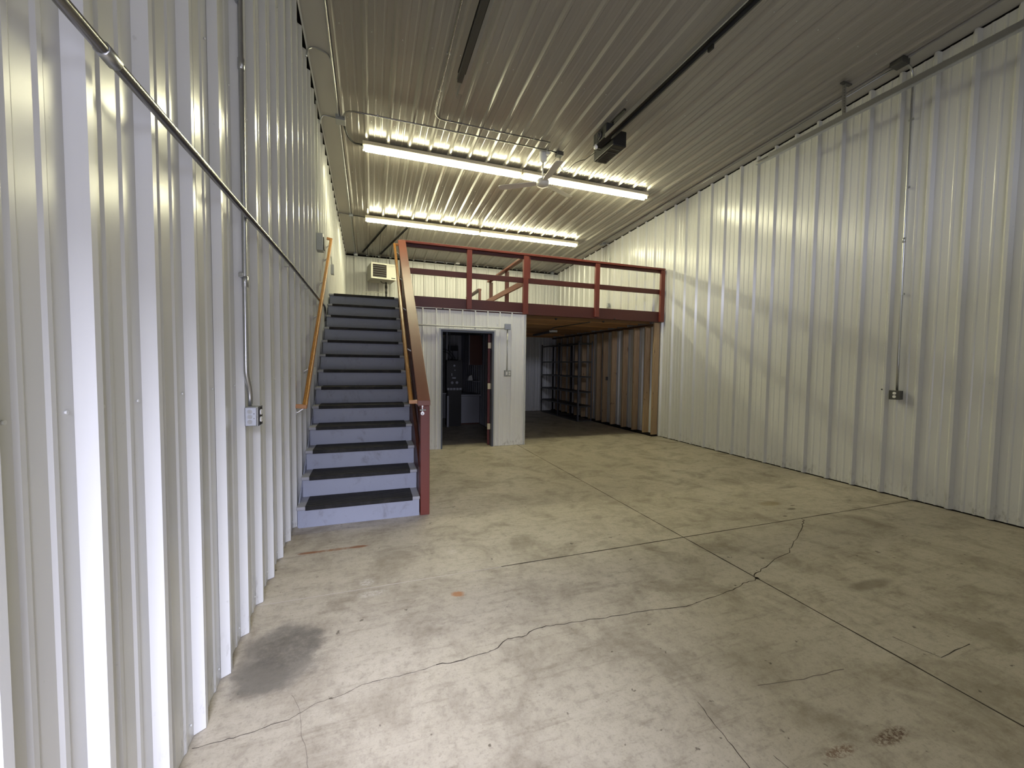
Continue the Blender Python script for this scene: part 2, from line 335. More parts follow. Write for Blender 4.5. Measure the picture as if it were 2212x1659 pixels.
# ---------------------------------------------------------------- right wall
wr = tag(wall_back('wall_right', XR + .012, XR + .14, YF, YB + .14), 'right wall of white ribbed steel sheets', kind='structure')
ph = 2.115 - 9 * P; y = ph; i = 0
while y < YB - .01:
    a, b = max(y, YF), min(y + pw, YB); off = 0.0008 * (i % 2)
    pr_ = profile(RIB12, ph, a, b)
    sheet('panel', wr, pr_, lambda s, h: (XR - h - off, s, 0.012), lambda s, h: (XR - h - off, s, H(s) - (.030 if h < .02 else .012)), 'steel')
    y += pw; i += 1
screws(wr, [(XR - .001, ph + k * P + s, z) for k in range(9, 42) for z in (0.07, 1.36, 2.86, 4.2) for s in (.103,)], (-1, 0, 0))
G().box(XR - .005, XR + .012, YF, 6.9, -.02, 0.014).build('base_gap', 'dark', wr)
# ---------------------------------------------------------------- back wall
wb = tag(G().box(XL - .14, XR + .14, YB + .014, YB + .14, -.02, 4.62).build('wall_back', 'dark'), 'back wall of white ribbed steel sheets', kind='structure')
PB = .3180
RB = (PB, [(s * PB / P, h) for s, h in RIB12[1]])
phb = -.41 - .036; x = phb - PB
while x < XR - .01:
    a, b = max(x, XL), min(x + 3 * PB, XR)
    sheet('panel', wb, profile(RB, phb, a, b), lambda s, h: (s, YB - h, 0.002), lambda s, h: (s, YB - h, 4.435), 'steel'); x += 3 * PB
G().box(XL + .02, XR - .02, YB - .036, YB - .030, 4.425, 4.447).build('top_trim', 'trim', wb)
screws(wb, [(phb + k * PB + s, YB - .001, z) for k in range(20) for z in (2.75, 4.30) for s in (.12,)], (0, -1, 0))

# ---------------------------------------------------------------- front wall (behind the camera) with entry door and garage door
wf = tag(G().box(XL - .14, -.62, YF - .14, YF, -.02, 5.3).box(.62, .86, YF - .14, YF, -.02, 5.3).box(5.30, XR + .14, YF - .14, YF, -.02, 5.3)
         .box(-.62, .62, YF - .14, YF, 2.12, 5.3).box(.86, 5.30, YF - .14, YF, 4.32, 5.3).build('wall_front', 'steel_thin'), 'front wall behind the viewer', kind='structure')
d2 = tag(G().box(.86, 5.30, YF - .10, YF - .05, 3.98, 4.32).build('door_2', 'trim'), 'closed white sectional garage door', kind='structure')
for k in range(6): G().box(.87, 5.29, YF - .10, YF - .05, .01 + k * .555, .005 + (k + 1) * .555).build('door_section', 'trim', d2, bevel=.008)
for k in range(5): G().box(.87 + k * .985, .95 + k * .985, YF - .10, YF - .05, 3.335, 3.98).build('mullion', 'trim', d2)
# ---------------------------------------------------------------- ceiling
cl = G(); cl.add([(XL - .1, YF, H(YF) + .02), (XR + .1, YF, H(YF) + .02), (XR + .1, YB + .14, H(YB) + .02), (XL - .1, YB + .14, H(YB) + .02)] + [(XL - .1, YF, H(YF) + .08), (XR + .1, YF, H(YF) + .08), (XR + .1, YB + .14, H(YB) + .08), (XL - .1, YB + .14, H(YB) + .08)], [(3, 2, 1, 0), (4, 5, 6, 7), (0, 1, 5, 4), (1, 2, 6, 5), (2, 3, 7, 6), (3, 0, 4, 7)])
cl = tag(cl.build('ceiling', 'dark'), 'sloping ceiling of ribbed steel sheets', kind='structure')
cph = -.388; x = cph; i = 0
while x < 5.56:
    a, b = x, min(x + pw, 5.58); off = 0.0008 * (i % 2)
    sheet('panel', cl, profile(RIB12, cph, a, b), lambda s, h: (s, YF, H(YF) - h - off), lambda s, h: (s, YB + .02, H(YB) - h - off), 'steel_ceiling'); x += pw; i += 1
screws(cl, [(cph + k * P + .105, yy, H(yy) - .001) for k in range(20) for yy in (1.5, 3.0, 4.5, 6.0, 7.5, 9.0, 10.5)], (0, 0, -1))
def slope_strip(name, x0, x1, dz0, dz1, m, y0=YF, y1=YB):   # closed bar following the ceiling
    g = G(); g.add([(x0, y0, H(y0) - dz1), (x1, y0, H(y0) - dz1), (x1, y1, H(y1) - dz1), (x0, y1, H(y1) - dz1), (x0, y0, H(y0) - dz0), (x1, y0, H(y0) - dz0), (x1, y1, H(y1) - dz0), (x0, y1, H(y1) - dz0)], [(3, 2, 1, 0), (4, 5, 6, 7), (0, 1, 5, 4), (1, 2, 6, 5), (2, 3, 7, 6), (3, 0, 4, 7)]); return g.build(name, m)
tag(slope_strip('trim_1', XL + .036, -.375, 0.004, 0.012, 'flash'), 'flat flashing strip along left edge of ceiling', kind='structure')
tag(slope_strip('trim_2', 5.565, XR - .004, 0.004, 0.010, 'flash'), 'flat flashing strip along right edge of ceiling', kind='structure')
tag(slope_strip('trim_3', XL + .036, XL + .052, 0.004, 0.026, 'trim'), 'pale corner trim between left wall and ceiling', kind='structure')
tag(slope_strip('trim_4', 5.565, 5.572, 0.008, 0.030, 'flash'), 'folded edge of right ceiling flashing', kind='structure')

# ---------------------------------------------------------------- loft
lo = thing('mezzanine_platform', (2.57, 6.99, 2.40), 'wooden loft platform with barn-red front beam above the steel partition', 'platform')
G().box(.47, 5.765, 6.985, 7.025, 2.415, 2.625).build('front_beam', 'red_dark', lo, bevel=.003)
for k in range(13):
    yy = 7.20 + k * .40
    if yy < YB - .03: G().box(2.74, 5.60, yy - .019, yy + .019, 2.385 + .014 * (k % 2), 2.56).build('joist', 'pine_x', lo)
for k in range(22):
    y0 = 7.026 + k * .2335; y1 = min(y0 + .230, YB - .035)
    G().box(XL + .04 if k else .452, XR - .04, y0, y1, 2.562, 2.587).build('deck_board', 'deck', lo)
for bx_ in (1.17, 4.60): G().tube([(bx_, 6.99, 2.43), (bx_, 6.977, 2.43)], .016, 8).build('bolt', 'black', lo)
for sx in (4.39, 3.35): G().tube([(sx, 7.06, 2.385), (sx, 7.06, 2.355)], [.03, .012], 8).build('hanger_bolt', 'black', lo)

def rail_thing(name, loc, label): return thing(name, loc, label, 'railing')
lr = rail_thing('loft_railing', (3.1, 6.99, 2.45), 'barn-red two-rail guard railing along the front edge of the loft')
for px0, px1, zz in ((1.579, 1.668, 2.45), (2.63, 2.725, 2.415), (4.121, 4.214, 2.44), (5.665, 5.762, 2.415)):
    G().box(px0, px1, 6.93, 6.984, zz, 3.47).build('post', 'red', lr, bevel=.004)
G().box(2.727, 2.765, 6.945, 6.984, 3.06, 3.47).build('post', 'red', lr, bevel=.003)
G().box(.46, 5.762, 6.925, 7.015, 3.475, 3.513).build('top_rail', 'red', lr, bevel=.004)
G().box(.46, 5.762, 6.985, 7.022, 3.425, 3.474).build('rail_ledger', 'red_dark', lr)
for a, b in ((.52, 2.70), (2.72, 5.762)): G().box(a, b, 6.986, 7.022, 2.99, 3.085).build('mid_rail', 'red_dark', lr, bevel=.003)
ir = rail_thing('inner_railing', (2.7, 8.2, 2.587), 'barn-red side railing running back across the loft floor')
for yy in (8.20, 9.41): G().box(2.695, 2.78, yy, yy + .04, 2.587, 3.46).build('post', 'red_dark', ir, bevel=.003)
G().box(2.655, 2.693, 7.03, 7.07, 2.587, 3.43).build('post', 'red', ir, bevel=.003)
G().box(2.65, 2.74, 7.03, 9.47, 3.462, 3.50).build('top_rail', 'red_cap', ir, bevel=.003)
G().box(2.655, 2.693, 7.08, 9.62, 2.955, 3.06).build('mid_rail', 'red_cap', ir, bevel=.003)
br = rail_thing('back_railing', (2.72, 10.5, 2.587), 'short barn-red railing section farther back beyond the loft opening')
G().box(2.68, 2.77, 10.45, 11.9, 3.44, 3.49).build('top_rail', 'red_dark', br)
G().box(2.70, 2.76, 10.45, 10.50, 2.587, 3.44).build('post', 'red_dark', br); G().box(2.70, 2.76, 11.85, 11.9, 2.587, 3.44).build('post', 'red_dark', br)

# ---------------------------------------------------------------- partition with doorway
wp = tag(G().box(XL, .447, 7.04, 7.13, 0, 2.03).box(.447, 1.10, 7.04, 7.13, 0, 2.385).box(1.10, 2.13, 7.04, 7.13, 2.10, 2.385).box(2.13, 2.68, 7.04, 7.13, 0, 2.385).build('wall_partition', 'dark'), 'white ribbed steel partition under the loft', kind='structure')
ph9 = .812
for a, b, z0 in ((.447, 1.118, 0), (1.118, 2.118, 2.098), (2.118, 2.699, 0)):
    sheet('panel', wp, profile(RIB9, ph9, a, b), lambda s, h: (s, 6.995 - h, z0 + .003), lambda s, h: (s, 6.995 - h, 2.444), 'steel_thin')
G().box(2.690, 2.705, 6.968, 7.14, 0.003, 2.444).build('corner_trim', 'trim', wp)
G().box(.50, 2.70, 6.978, 6.996, 2.436, 2.446).build('top_trim', 'trim', wp)
G().box(1.112, 1.140, 6.975, 6.996, 0.003, 2.105).build('corner_trim', 'trim', wp)
G().box(2.095, 2.122, 6.975, 6.996, 0.003, 2.105).build('corner_trim', 'trim', wp)
G().box(1.140, 2.095, 6.975, 6.996, 2.080, 2.105).build('corner_trim', 'trim', wp)
screws(wp, [(.70 + k * .1143 * 1.0, 6.994, 2.41) for k in range(1, 17, 2)] + [(2.28, 6.994, .03), (2.60, 6.994, .03), (2.16, 6.994, 2.2)], (0, -1, 0), 'label_dark')
ws = tag(G().box(2.60, 2.665, 7.13, YB, 0, 2.385).build('wall_side', 'dark'), 'side wall of the room under the loft', kind='structure')
sheet('panel', ws, profile(RIB9, 7.2, 7.14, YB - .03), lambda s, h: (2.595 - h, s, .003), lambda s, h: (2.595 - h, s, 2.385), 'grey_shaded')  # inner sheet greyed: the room's blocked light painted in
sheet('panel', ws, profile(RIB12, 7.2, 7.14, YB - .03), lambda s, h: (2.67 + h, s, .003), lambda s, h: (2.67 + h, s, 2.385), 'steel_thin')
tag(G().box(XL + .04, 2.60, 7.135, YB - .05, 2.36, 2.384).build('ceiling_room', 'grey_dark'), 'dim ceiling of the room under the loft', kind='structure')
d1 = tag(G().box(1.140, 1.170, 6.985, 7.125, 0, 2.075).box(2.064, 2.095, 6.985, 7.125, 0, 2.075).box(1.170, 2.064, 6.985, 7.125, 2.045, 2.075).build('door_1', 'frame'), 'open doorway with slate frame and red door', kind='structure')
leaf = G().box(-.044, 0, 0, .88, .012, 2.035).build('door_leaf', 'door_red', d1, bevel=.002); leaf.location = (2.056, 7.10, 0); leaf.rotation_euler = (0, 0, math.radians(-24))
for zz in (1.832, 1.092, .353):
    G().box(2.008, 2.062, 7.070, 7.099, zz - .053, zz + .053).build('hinge', 'brass', d1, bevel=.004)
kn = G().tube([(-.044, .81, .96), (-.08, .81, .96), (-.10, .81, .96), (-.115, .81, .96)], [.012, .012, .028, .022], 10).build('door_knob', 'zinc', d1); kn.parent = leaf; kn.location = (0, 0, 0)

# ---------------------------------------------------------------- staircase
R0, RUN, RISE = 3.965, .262, .199
SX0, SX1 = -.628, .445
st = thing('staircase', (-.09, 3.96, 0), 'steep blue-grey wooden stairs with black rubber mats rising to the loft', 'staircase')
for k in range(13):
    yy = R0 + k * RUN; z = (k + 1) * RISE
    G().box(SX0 + .012, SX1 - .004, yy, yy + .02, k * RISE + .001, z - .03).build('riser', 'riser', st)
    tr = G().box(SX0, SX1, yy - .03, yy + (RUN if k < 12 else .148), z - .030, z).build('tread', 'tread', st, bevel=.006)
    g = G(); a, b = SX0 + .072, SX1 - .070; y0 = yy - .036; y1 = yy + (.255 if k < 12 else .06)
    pf = [(y0, z - .032), (y0, z + .003), (y0 + .004, z + .006)]
    n = 9 if k < 12 else 3
    for q in range(n):
        c0 = y0 + .012 + q * (y1 - y0 - .02) / n; dd = (y1 - y0 - .02) / n
        pf += [(c0, z + .0065), (c0 + dd * .7, z + .0065), (c0 + dd * .75, z + .0045), (c0 + dd * .95, z + .0045)]
    pf += [(y1, z + .006), (y1, z + .0003), (y0 + .0055, z + .0003), (y0 + .0055, z - .032)]
    g.extr(pf, 'x', a, b); g.build('rubber_mat', 'rubber', tr)
for sx, m in ((SX0 - .0, 'riser'), (SX1 - .002, 'red_dark')):
    g = G(); w_ = .012 if sx < 0 else .034
    prof = [(R0 + .005, 0), (R0 + .30, 0), (R0 + 12 * RUN + .05, 2.10), (R0 + 12 * RUN + .05, 2.55)]
    prof += [(R0 + .005, RISE - .031)] if sx < 0 else [(R0 - .001, .20)]
    if sx < 0:
        prof = [(R0 + .022, 0), (R0 + .30, 0), (R0 + 12 * RUN, 2.08), (R0 + 12 * RUN, 2.38), (R0 + .022, RISE - .04)]
        g.extr(prof, 'x', sx + .001, sx + .011)
    else:
        g.extr([(4.05, 0), (4.34, 0), (6.92, 1.96), (6.92, 2.56), (4.05, .46)], 'x', sx + .003, sx + w_)
    g.build('stringer', m, st)
sg = thing('stair_railing', (.47, 3.96, 0), 'barn-red stair guard railing with sloped cap and front newel post', 'railing')
G().box(.452, .540, 3.961, 4.049, 0, 1.078).build('newel_post', 'red', sg, bevel=.004)
def slope_z(y): return 1.110 + (y - 3.96) * (3.490 - 1.110) / (6.93 - 3.96)
cap = G(); x0, x1 = .424, .530
cap.add([(x0, 3.952, 1.078), (x1 + .014, 3.952, 1.078), (x1 + .014, 6.925, 3.452), (x0, 6.925, 3.452), (x0, 3.952, 1.128), (x1 + .014, 3.952, 1.128), (x1 + .014, 6.925, 3.502), (x0, 6.925, 3.502)], [(3, 2, 1, 0), (4, 5, 6, 7), (0, 1, 5, 4), (1, 2, 6, 5), (2, 3, 7, 6), (3, 0, 4, 7)])
cap.build('cap_rail', 'red_cap', sg, bevel=.004)
def sloped(name, x0, x1, dz, ht, m, y0=4.05, y1=6.92):
    g = G(); g.add([(x0, y0, slope_z(y0) - dz - ht), (x1, y0, slope_z(y0) - dz - ht), (x1, y1, slope_z(y1) - dz - ht), (x0, y1, slope_z(y1) - dz - ht), (x0, y0, slope_z(y0) - dz), (x1, y0, slope_z(y0) - dz), (x1, y1, slope_z(y1) - dz), (x0, y1, slope_z(y1) - dz)], [(3, 2, 1, 0), (4, 5, 6, 7), (0, 1, 5, 4), (1, 2, 6, 5), (2, 3, 7, 6), (3, 0, 4, 7)]); return g.build(name, m, sg)
sloped('under_rail', .455, .493, .036, .14, 'red_dark'); sloped('mid_rail', .462, .497, .38, .14, 'red_dark')
g = G(); g.extr([(4.055, .40), (6.90, 2.50), (6.90, slope_z(6.90) - .10), (4.055, slope_z(4.055) - .10)], 'x', .484, .492); g.build('side_panel', 'red_dark', sg)
for yy in (4.86, 5.78, 6.62): G().box(.4935, .530, yy, yy + .09, (yy - 3.96) * .76 + .16, slope_z(yy) - .14).build('post', 'red', sg)
G().box(.455, .52, 6.925, 6.984, 2.42, 3.45).build('post', 'red_dark', sg)
# bottle opener on the newel post
bo = thing('bottle_opener', (.470, 3.961, 1.02), 'small metal bottle opener screwed to the red newel post', 'bottle opener')
G().box(.4665, .4735, 3.954, 3.960, 1.0, 1.07).build('plate', 'zinc', bo)
G().tube([(.470, 3.960, 1.074), (.470, 3.950, 1.074)], .0075, 12).build('top_disc', 'zinc', bo)
G().box(.443, .505, 3.950, 3.959, 1.030, 1.044).build('crossbar', 'rod', bo, bevel=.003)
G().tube([(.470, 3.960, 1.005), (.470, 3.946, 1.005)], .017, 16).build('cup', 'zinc', bo)
G().tube([(.470, 3.948, 1.000), (.470, 3.945, 1.000)], .005, 10).build('screw_hole', 'black', bo)

# ---------------------------------------------------------------- handrails
def handrail(label, pts, ends, br_y, side):
    t = thing('handrail', (pts[0][0], pts[0][1], pts[0][2]), label, 'handrail')
    a, b = Vector(pts[0]), Vector(pts[1])
    g = G(); d = (b - a).normalized(); r = Vector((1, 0, 0)); u = r.cross(d); prof = [(-.017, -.022), (.017, -.022), (.021, -.010), (.019, .012), (.010, .022), (-.010, .022), (-.019, .012), (-.021, -.010)]
    vs = [p + r * q[0] + u * q[1] for p in (a, b) for q in prof]; n = len(prof)
    g.add(vs, [tuple(range(n))[::-1], tuple(range(n, 2 * n))] + [(i, (i + 1) % n, n + (i + 1) % n, n + i) for i in range(n)]); g.build('rail', 'oak', t, bevel=.002)
    for e, p in zip(ends, (a, b)):
        G().bar(p + Vector((.020 if e[0] < p.x else -.020, 0, 0)), e, .040, .036).build('return_end', 'oak_light', t, bevel=.004)
    for yy in br_y:
        f = (yy - a.y) / (b.y - a.y); c = a.lerp(b, f); wx = ends[0][0]
        h = G().tube([(wx + side * .002, yy, c.z - .075), (wx + side * .012, yy, c.z - .078), (c.x - side * .008, yy, c.z - .040), (c.x, yy, c.z - .022)], [.012, .008, .0065, .0065], 8)
        h.tube([(wx, yy, c.z - .078), (wx + side * .006, yy, c.z - .078)], .026, 12); h.build('bracket', 'zinc', t)
    return t
handrail('oak handrail fixed to the left ribbed wall beside the stairs', [(-.565, 4.03, 1.085), (-.575, 6.93, 3.39)], [(-.636, 4.03, 1.092), (-.636, 6.92, 3.402)], (4.06, 4.52, 5.30, 5.95, 6.50, 6.86), 1)
handrail('oak handrail mounted inside the red stair guard railing', [(.365, 4.00, 1.115), (.372, 6.93, 3.42)], [(.450, 4.00, 1.115), (.470, 6.93, 3.425)], (4.06, 4.75, 5.45, 6.10, 6.80), -1)

# ---------------------------------------------------------------- fluorescent fixtures
def fixture(x0, x1, y, label):
    z = H(y) - .034
    t = thing('fluorescent_light', ((x0 + x1) / 2, y, z), label, 'ceiling light', 'twin-tube strip lights on the ceiling')
    G().extr([(y - .085, z), (y + .085, z), (y + .085, z - .048), (y + .065, z - .060), (y - .065, z - .060), (y - .085, z - .048)], 'x', x0, x1).build('housing', 'white_fix', t)
    for s in (-1, 1):
        G().tube([(x0 + .035, y + s * .040, z - .078), (x1 - .035, y + s * .040, z - .078)], .019, 12).build('tube', 'tube', t)
        for e, dx in ((x0, .012), (x1, -.012)):
            G().box(min(e, e + dx), max(e, e + dx), y + s * .040 - .014, y + s * .040 + .014, z - .098, z - .058).box(min(e + dx, e + dx * 2.6), max(e + dx, e + dx * 2.6), y + s * .04 - .008, y + s * .04 + .008, z - .085, z - .070).build('lamp_holder', 'white', t)
    return t
fixture(-.10, 2.385, 6.50, 'lit strip light in the nearer ceiling row, left half beside the fan')
fixture(2.405, 4.90, 6.50, 'lit strip light in the nearer ceiling row, right half behind the fan')
fixture(-.10, 2.385, 9.28, 'lit strip light in the farther ceiling row, left half above the loft')
fixture(2.405, 4.94, 9.28, 'lit strip light in the farther ceiling row, right half above the loft')

# ---------------------------------------------------------------- ceiling fan
fx, fy = 2.525, 5.885; ft = H(fy) - .004
fan = thing('ceiling_fan', (fx, fy, ft), 'grey-white three-blade ceiling fan hanging in front of the near lights', 'ceiling fan')
G().tube([(fx, fy, ft), (fx, fy, ft - .01), (fx, fy, ft - .09), (fx, fy, ft - .15), (fx, fy, ft - .165)], [.045, .055, .060, .055, .022], 20).build('canopy', 'white', fan)
G().tube([(fx, fy, ft - .16), (fx, fy, 4.365)], .0125, 12).build('downrod', 'fan', fan)
G().tube([(fx, fy, 4.372), (fx, fy, 4.36), (fx, fy, 4.335), (fx, fy, 4.285), (fx, fy, 4.262), (fx, fy, 4.250)], [.03, .075, .098, .100, .088, .03], 24).build('motor_housing', 'fan', fan)
for ang in (26.5, 145.5, 266):
    a = math.radians(ang); d = Vector((math.cos(a), math.sin(a), 0)); r = Vector((-d.y, d.x, 0.16)).normalized(); g = G(); c0 = Vector((fx, fy, 4.305)); vs = []
    pf = [(.085, .030), (.16, .050), (.22, .056), (.60, .066), (.67, .062), (.70, .048), (.71, .03)]
    for zt in (.003, -.003):
        for s in (1, -1): vs += [c0 + d * q + r * (s * w_) + Vector((0, 0, zt)) for q, w_ in pf]
    n = len(pf); fs = []
    for i in range(n - 1): fs += [(i, i + 1, n + i + 1, n + i), (2 * n + i, 3 * n + i, 3 * n + i + 1, 2 * n + i + 1), (i, 2 * n + i, 2 * n + i + 1, i + 1), (n + i, n + i + 1, 3 * n + i + 1, 3 * n + i)]
    fs += [(0, n, 3 * n, 2 * n), (n - 1, 3 * n - 1, 4 * n - 1, 2 * n - 1)]
    g.add(vs, fs); g.build('blade', 'fan', fan)

# ---------------------------------------------------------------- conduits
def arc(p0, c, p1, n=6):                                # quadratic bend
    p0, c, p1 = Vector(p0), Vector(c), Vector(p1); return [(p0 * (1 - t) ** 2 + c * 2 * t * (1 - t) + p1 * t * t) for t in [i / n for i in range(n + 1)]]
def conduit(label, pts, r=.0117, straps=(), m='galv', couplings=(), name='conduit', group=None):
    t = thing(name, tuple(pts[0]), label, 'conduit' if name == 'conduit' else 'cable', group)
    G().tube(pts, r, 10).build('pipe' if name == 'conduit' else 'cord', m, t)
    for p, d in couplings: p = Vector(p); d = Vector(d); G().tube([p - d * .028, p - d * .026, p + d * .026, p + d * .028], [r + .001, r + .0035, r + .0035, r + .001], 10).tube([p + d * .012, p + d * .012 + Vector((.010, 0, .014))], .005, 6).tube([p - d * .012, p - d * .012 + Vector((.010, 0, .014))], .005, 6).build('coupling', 'galv', t)
    for p, s in straps: p = Vector(p); s = Vector(s); G().box(p.x - s.x, p.x + s.x, p.y - s.y, p.y + s.y, p.z - s.z, p.z + s.z).build('strap', 'galv', t, bevel=.002)
    return t
cx = XL + .048
conduit('vertical galvanized conduit dropping to the outlet on the near left wall', [(cx, 2.478, H(2.478) - .03), (cx, 2.474, 2.2), (cx, 2.466, 1.46)] + arc((cx, 2.466, 1.44), (cx, 2.468, 1.405), (cx, 2.50, 1.36), 4) + arc((cx, 2.50, 1.36), (cx, 2.525, 1.325), (cx, 2.527, 1.29), 4) + [(cx, 2.527, 1.245)], .0125, [((XL + .036, 2.47, 1.93), (.010, .022, .011)), ((XL + .036, 2.478, 3.31), (.010, .022, .011))], couplings=[((cx, 2.474, 1.90), (0, 0, 1)), ((cx, 2.477, 3.0), (0, 0, 1))])
hz = 2.245
conduit('long horizontal dark steel conduit crossing the whole left wall above head height', [(cx + .028, YF + .02, 2.205), (cx + .028, 1.3, 2.212), (cx + .028, 3.6, 2.250), (cx + .028, 6.02, 2.248)] + arc((cx + .028, 6.02, 2.248), (cx + .028, 6.12, 2.245), (cx + .028, 6.13, 2.14), 5) + [(cx + .028, 6.13, 2.05)], .0145, [((XL + .050, 3.60, 2.25), (.018, .011, .022)), ((XL + .050, 4.6, 2.25), (.018, .011, .022))], m='pipe', couplings=[((cx + .028, 1.27, 2.212), (0, 1, 0))])
xc = -.392
conduit('galvanized conduit running along the left edge of the ceiling', [(xc, yy, H(yy) - .028) for yy in (YF + .05, 3, 6, 8, 9.2, 11, 12.0)], .0117, [((xc, yy, H(yy) - .022), (.022, .010, .008)) for yy in (4.0, 7.4, 10.7)])
conduit('short bent conduit from the left wall to the ceiling run, nearest the viewer', arc((XL + .045, 4.83, H(4.83) - .17), (XL + .05, 4.84, H(4.84) - .03), (-.53, 4.87, H(4.87) - .028), 6) + [(-.46, 4.90, H(4.9) - .026)] + arc((-.46, 4.90, H(4.9) - .026), (-.42, 4.91, H(4.9) - .026), (-.40, 5.0, H(5.0) - .026), 5), .0085)
conduit('short bent conduit from the left wall into the left ceiling junction box', arc((XL + .045, 6.05, H(6.05) - .13), (XL + .05, 6.03, H(6.0) - .03), (-.56, 6.02, H(6.0) - .028), 6) + [(-.44, 6.03, H(6.03) - .028)], .0085)
conduit('short conduit from the left wall to the ceiling box at the farther light row', [(XL + .04, 9.28, H(9.28) - .04), (-.60, 9.29, H(9.3) - .028), (-.42, 9.30, H(9.3) - .028)], .0085)
conduit('conduit bending out of the left ceiling box and running over to the fan', [(-.33, 5.97, H(6) - .040)] + arc((-.33, 5.97, H(6) - .042), (-.33, 5.79, H(5.8) - .044), (-.16, 5.785, H(5.8) - .044), 6) + [(.5, 5.78, H(5.78) - .044), (1.6, 5.775, H(5.77) - .044), (2.70, 5.775, H(5.77) - .044)], .0105, m='pipe', straps= [((xx, 5.778, H(5.78) - .040), (.010, .022, .008)) for xx in (.10, .71, 1.32, 1.93, 2.54)])
conduit('conduit coming from the near ceiling and turning parallel to the fan conduit', [(.801, YF + .1, H(YF) - .045), (.801, 3.0, H(3.0) - .045), (.801, 5.35, H(5.35) - .045)] + arc((.801, 5.35, H(5.35) - .045), (.801, 5.57, H(5.56) - .045), (.93, 5.572, H(5.57) - .045), 6) + [(1.7, 5.575, H(5.57) - .045), (2.50, 5.575, H(5.57) - .045)], .0105, m='pipe', straps= [((xx, 5.574, H(5.57) - .040), (.010, .022, .008)) for xx in (1.02, 1.63, 2.24)] + [((.801, yy, H(yy) - .040), (.022, .010, .008)) for yy in (4.47, 5.05)])
conduit('flexible grey whip from the left ceiling box down to the near light row', arc((-.33, 6.14, H(6.14) - .045), (-.31, 6.42, H(6.4) - .065), (-.20, 6.49, H(6.5) - .065), 6) + [(-.10, 6.50, H(6.5) - .062)], .0125, m='cable')
conduit('short flexible whip from the far ceiling box to the farther light row', [(-.34, 9.30, H(9.3) - .04), (-.22, 9.28, H(9.28) - .05), (-.10, 9.28, H(9.28) - .06)], .011, m='darksteel')
xr = XR - .235
conduit('conduit running along the right edge of the ceiling', [(5.60, yy, H(yy) - .025) for yy in (3.02, 4.5, 6.0, 9.15)], .0095, [((5.60, yy, H(yy) - .02), (.022, .010, .008)) for yy in (4.4, 6.05, 7.6)])
cr_ = XR - .046
conduit('vertical conduit dropping down the right wall to the near outlet', [(5.56, 2.95, H(2.95) - .045)] + arc((5.60, 2.948, H(2.95) - .04), (cr_, 2.945, H(2.95) - .03), (cr_, 2.945, H(2.95) - .20), 7) + [(cr_, 2.945, 3.8), (cr_, 2.945, 2.9), (cr_, 2.935, 1.6), (cr_, 2.932, 1.24)], .0117, [((XR - .036, 2.945, 4.30), (.010, .022, .011)), ((XR - .036, 2.94, 2.35), (.010, .022, .011)), ((XR - .036, 2.945, 3.55), (.010, .022, .011))], couplings=[((cr_, 2.945, 2.96), (0, 0, 1))])
conduit('thin conduit dropping down the right wall above the loft', [(5.62, 9.12, H(9.12) - .04)] + arc((5.64, 9.10, H(9.1) - .04), (cr_ + .004, 9.06, H(9.1) - .03), (cr_ + .004, 9.055, H(9.1) - .16), 6) + [(cr_ + .004, 9.05, 3.13), (cr_ + .004, 9.03, 2.60)], .0085, [((XR - .036, 9.055, 4.21), (.012, .022, .02))])
conduit('conduit running along the top of the back wall', [(XL + .25, YB - .055, 4.505), (2.40, YB - .055, 4.500), (5.55, YB - .055, 4.505)], .0095, [((phb + .036 + k * PB, YB - .045, 4.488), (.018, .012, .014)) for k in range(1, 19)])
conduit('white conduit running across the partition above the doorway', [(.447, 6.955, 2.141), (2.275, 6.955, 2.141)], .0125, [((1.742, 6.966, 2.135), (.010, .012, .016))], m='trim')
conduit('short conduit dropping from the junction box to the partition outlet', [(2.336, 6.952, 2.13), (2.336, 6.952, 1.38)], .0090)
conduit('short conduit on the stud wall below the loft', [(5.745, 9.03, 2.50), (5.745, 9.03, 1.21)], .0085)
# cords
conduit('black power cord drooping from the ceiling box to the garage door opener', [(2.76, 5.78, 4.72), (2.765, 5.78, 4.62), (2.768, 5.775, 4.55), (2.79, 5.75, 4.485), (2.825, 5.72, 4.463), (2.862, 5.67, 4.475), (2.886, 5.62, 4.506), (2.90, 5.52, 4.51), (2.94, 5.44, 4.513), (2.991, 5.4, 4.515), (3.02, 5.30, 4.53), (3.06, 5.22, 4.547)], .0045, m='cable', name='power_cord')
conduit('pale cord hanging from the socket box at the top of the back wall', [(2.42, YB - .06, 4.49), (2.36, YB - .055, 4.44), (2.30, YB - .05, 4.34), (2.275, YB - .045, 4.18), (2.28, YB - .045, 4.04)], .006, m='heater_side', name='power_cord')

# ---------------------------------------------------------------- electrical boxes
def jbox(label, x0, x1, y0, y1, z0, z1, m='galv_box', cat='junction box', name='junction_box', cover=None, extra=None):
    t = thing(name, ((x0 + x1) / 2, (y0 + y1) / 2, z0), label, cat); G().box(x0, x1, y0, y1, z0, z1).build('box', m, t, bevel=.004)
    if cover: G().box(*cover).build('cover', 'galv', t, bevel=.003)
    return t
h6 = H(6.03)
jbox('grey junction box at the left ceiling edge beside the near light row', -.43, -.31, 5.96, 6.10, h6 - .075, h6 - .008)
h9 = H(9.3)
jbox('grey junction box at the left ceiling edge beside the far light row', -.42, -.34, 9.25, 9.34, h9 - .07, h9 - .008)
jbox('small box in the left rear ceiling corner', -.43, -.33, 12.0, YB - .04, 4.44, 4.515)
h5 = H(5.78)
jbox('dark junction box on the ceiling beside the fan canopy', 2.70, 2.80, 5.73, 5.83, h5 - .095, h5 - .034, m='darksteel')
jbox('short box feeding the fan canopy', 2.545, 2.60, 5.80, 5.86, h5 - .08, h5 - .034, m='white')
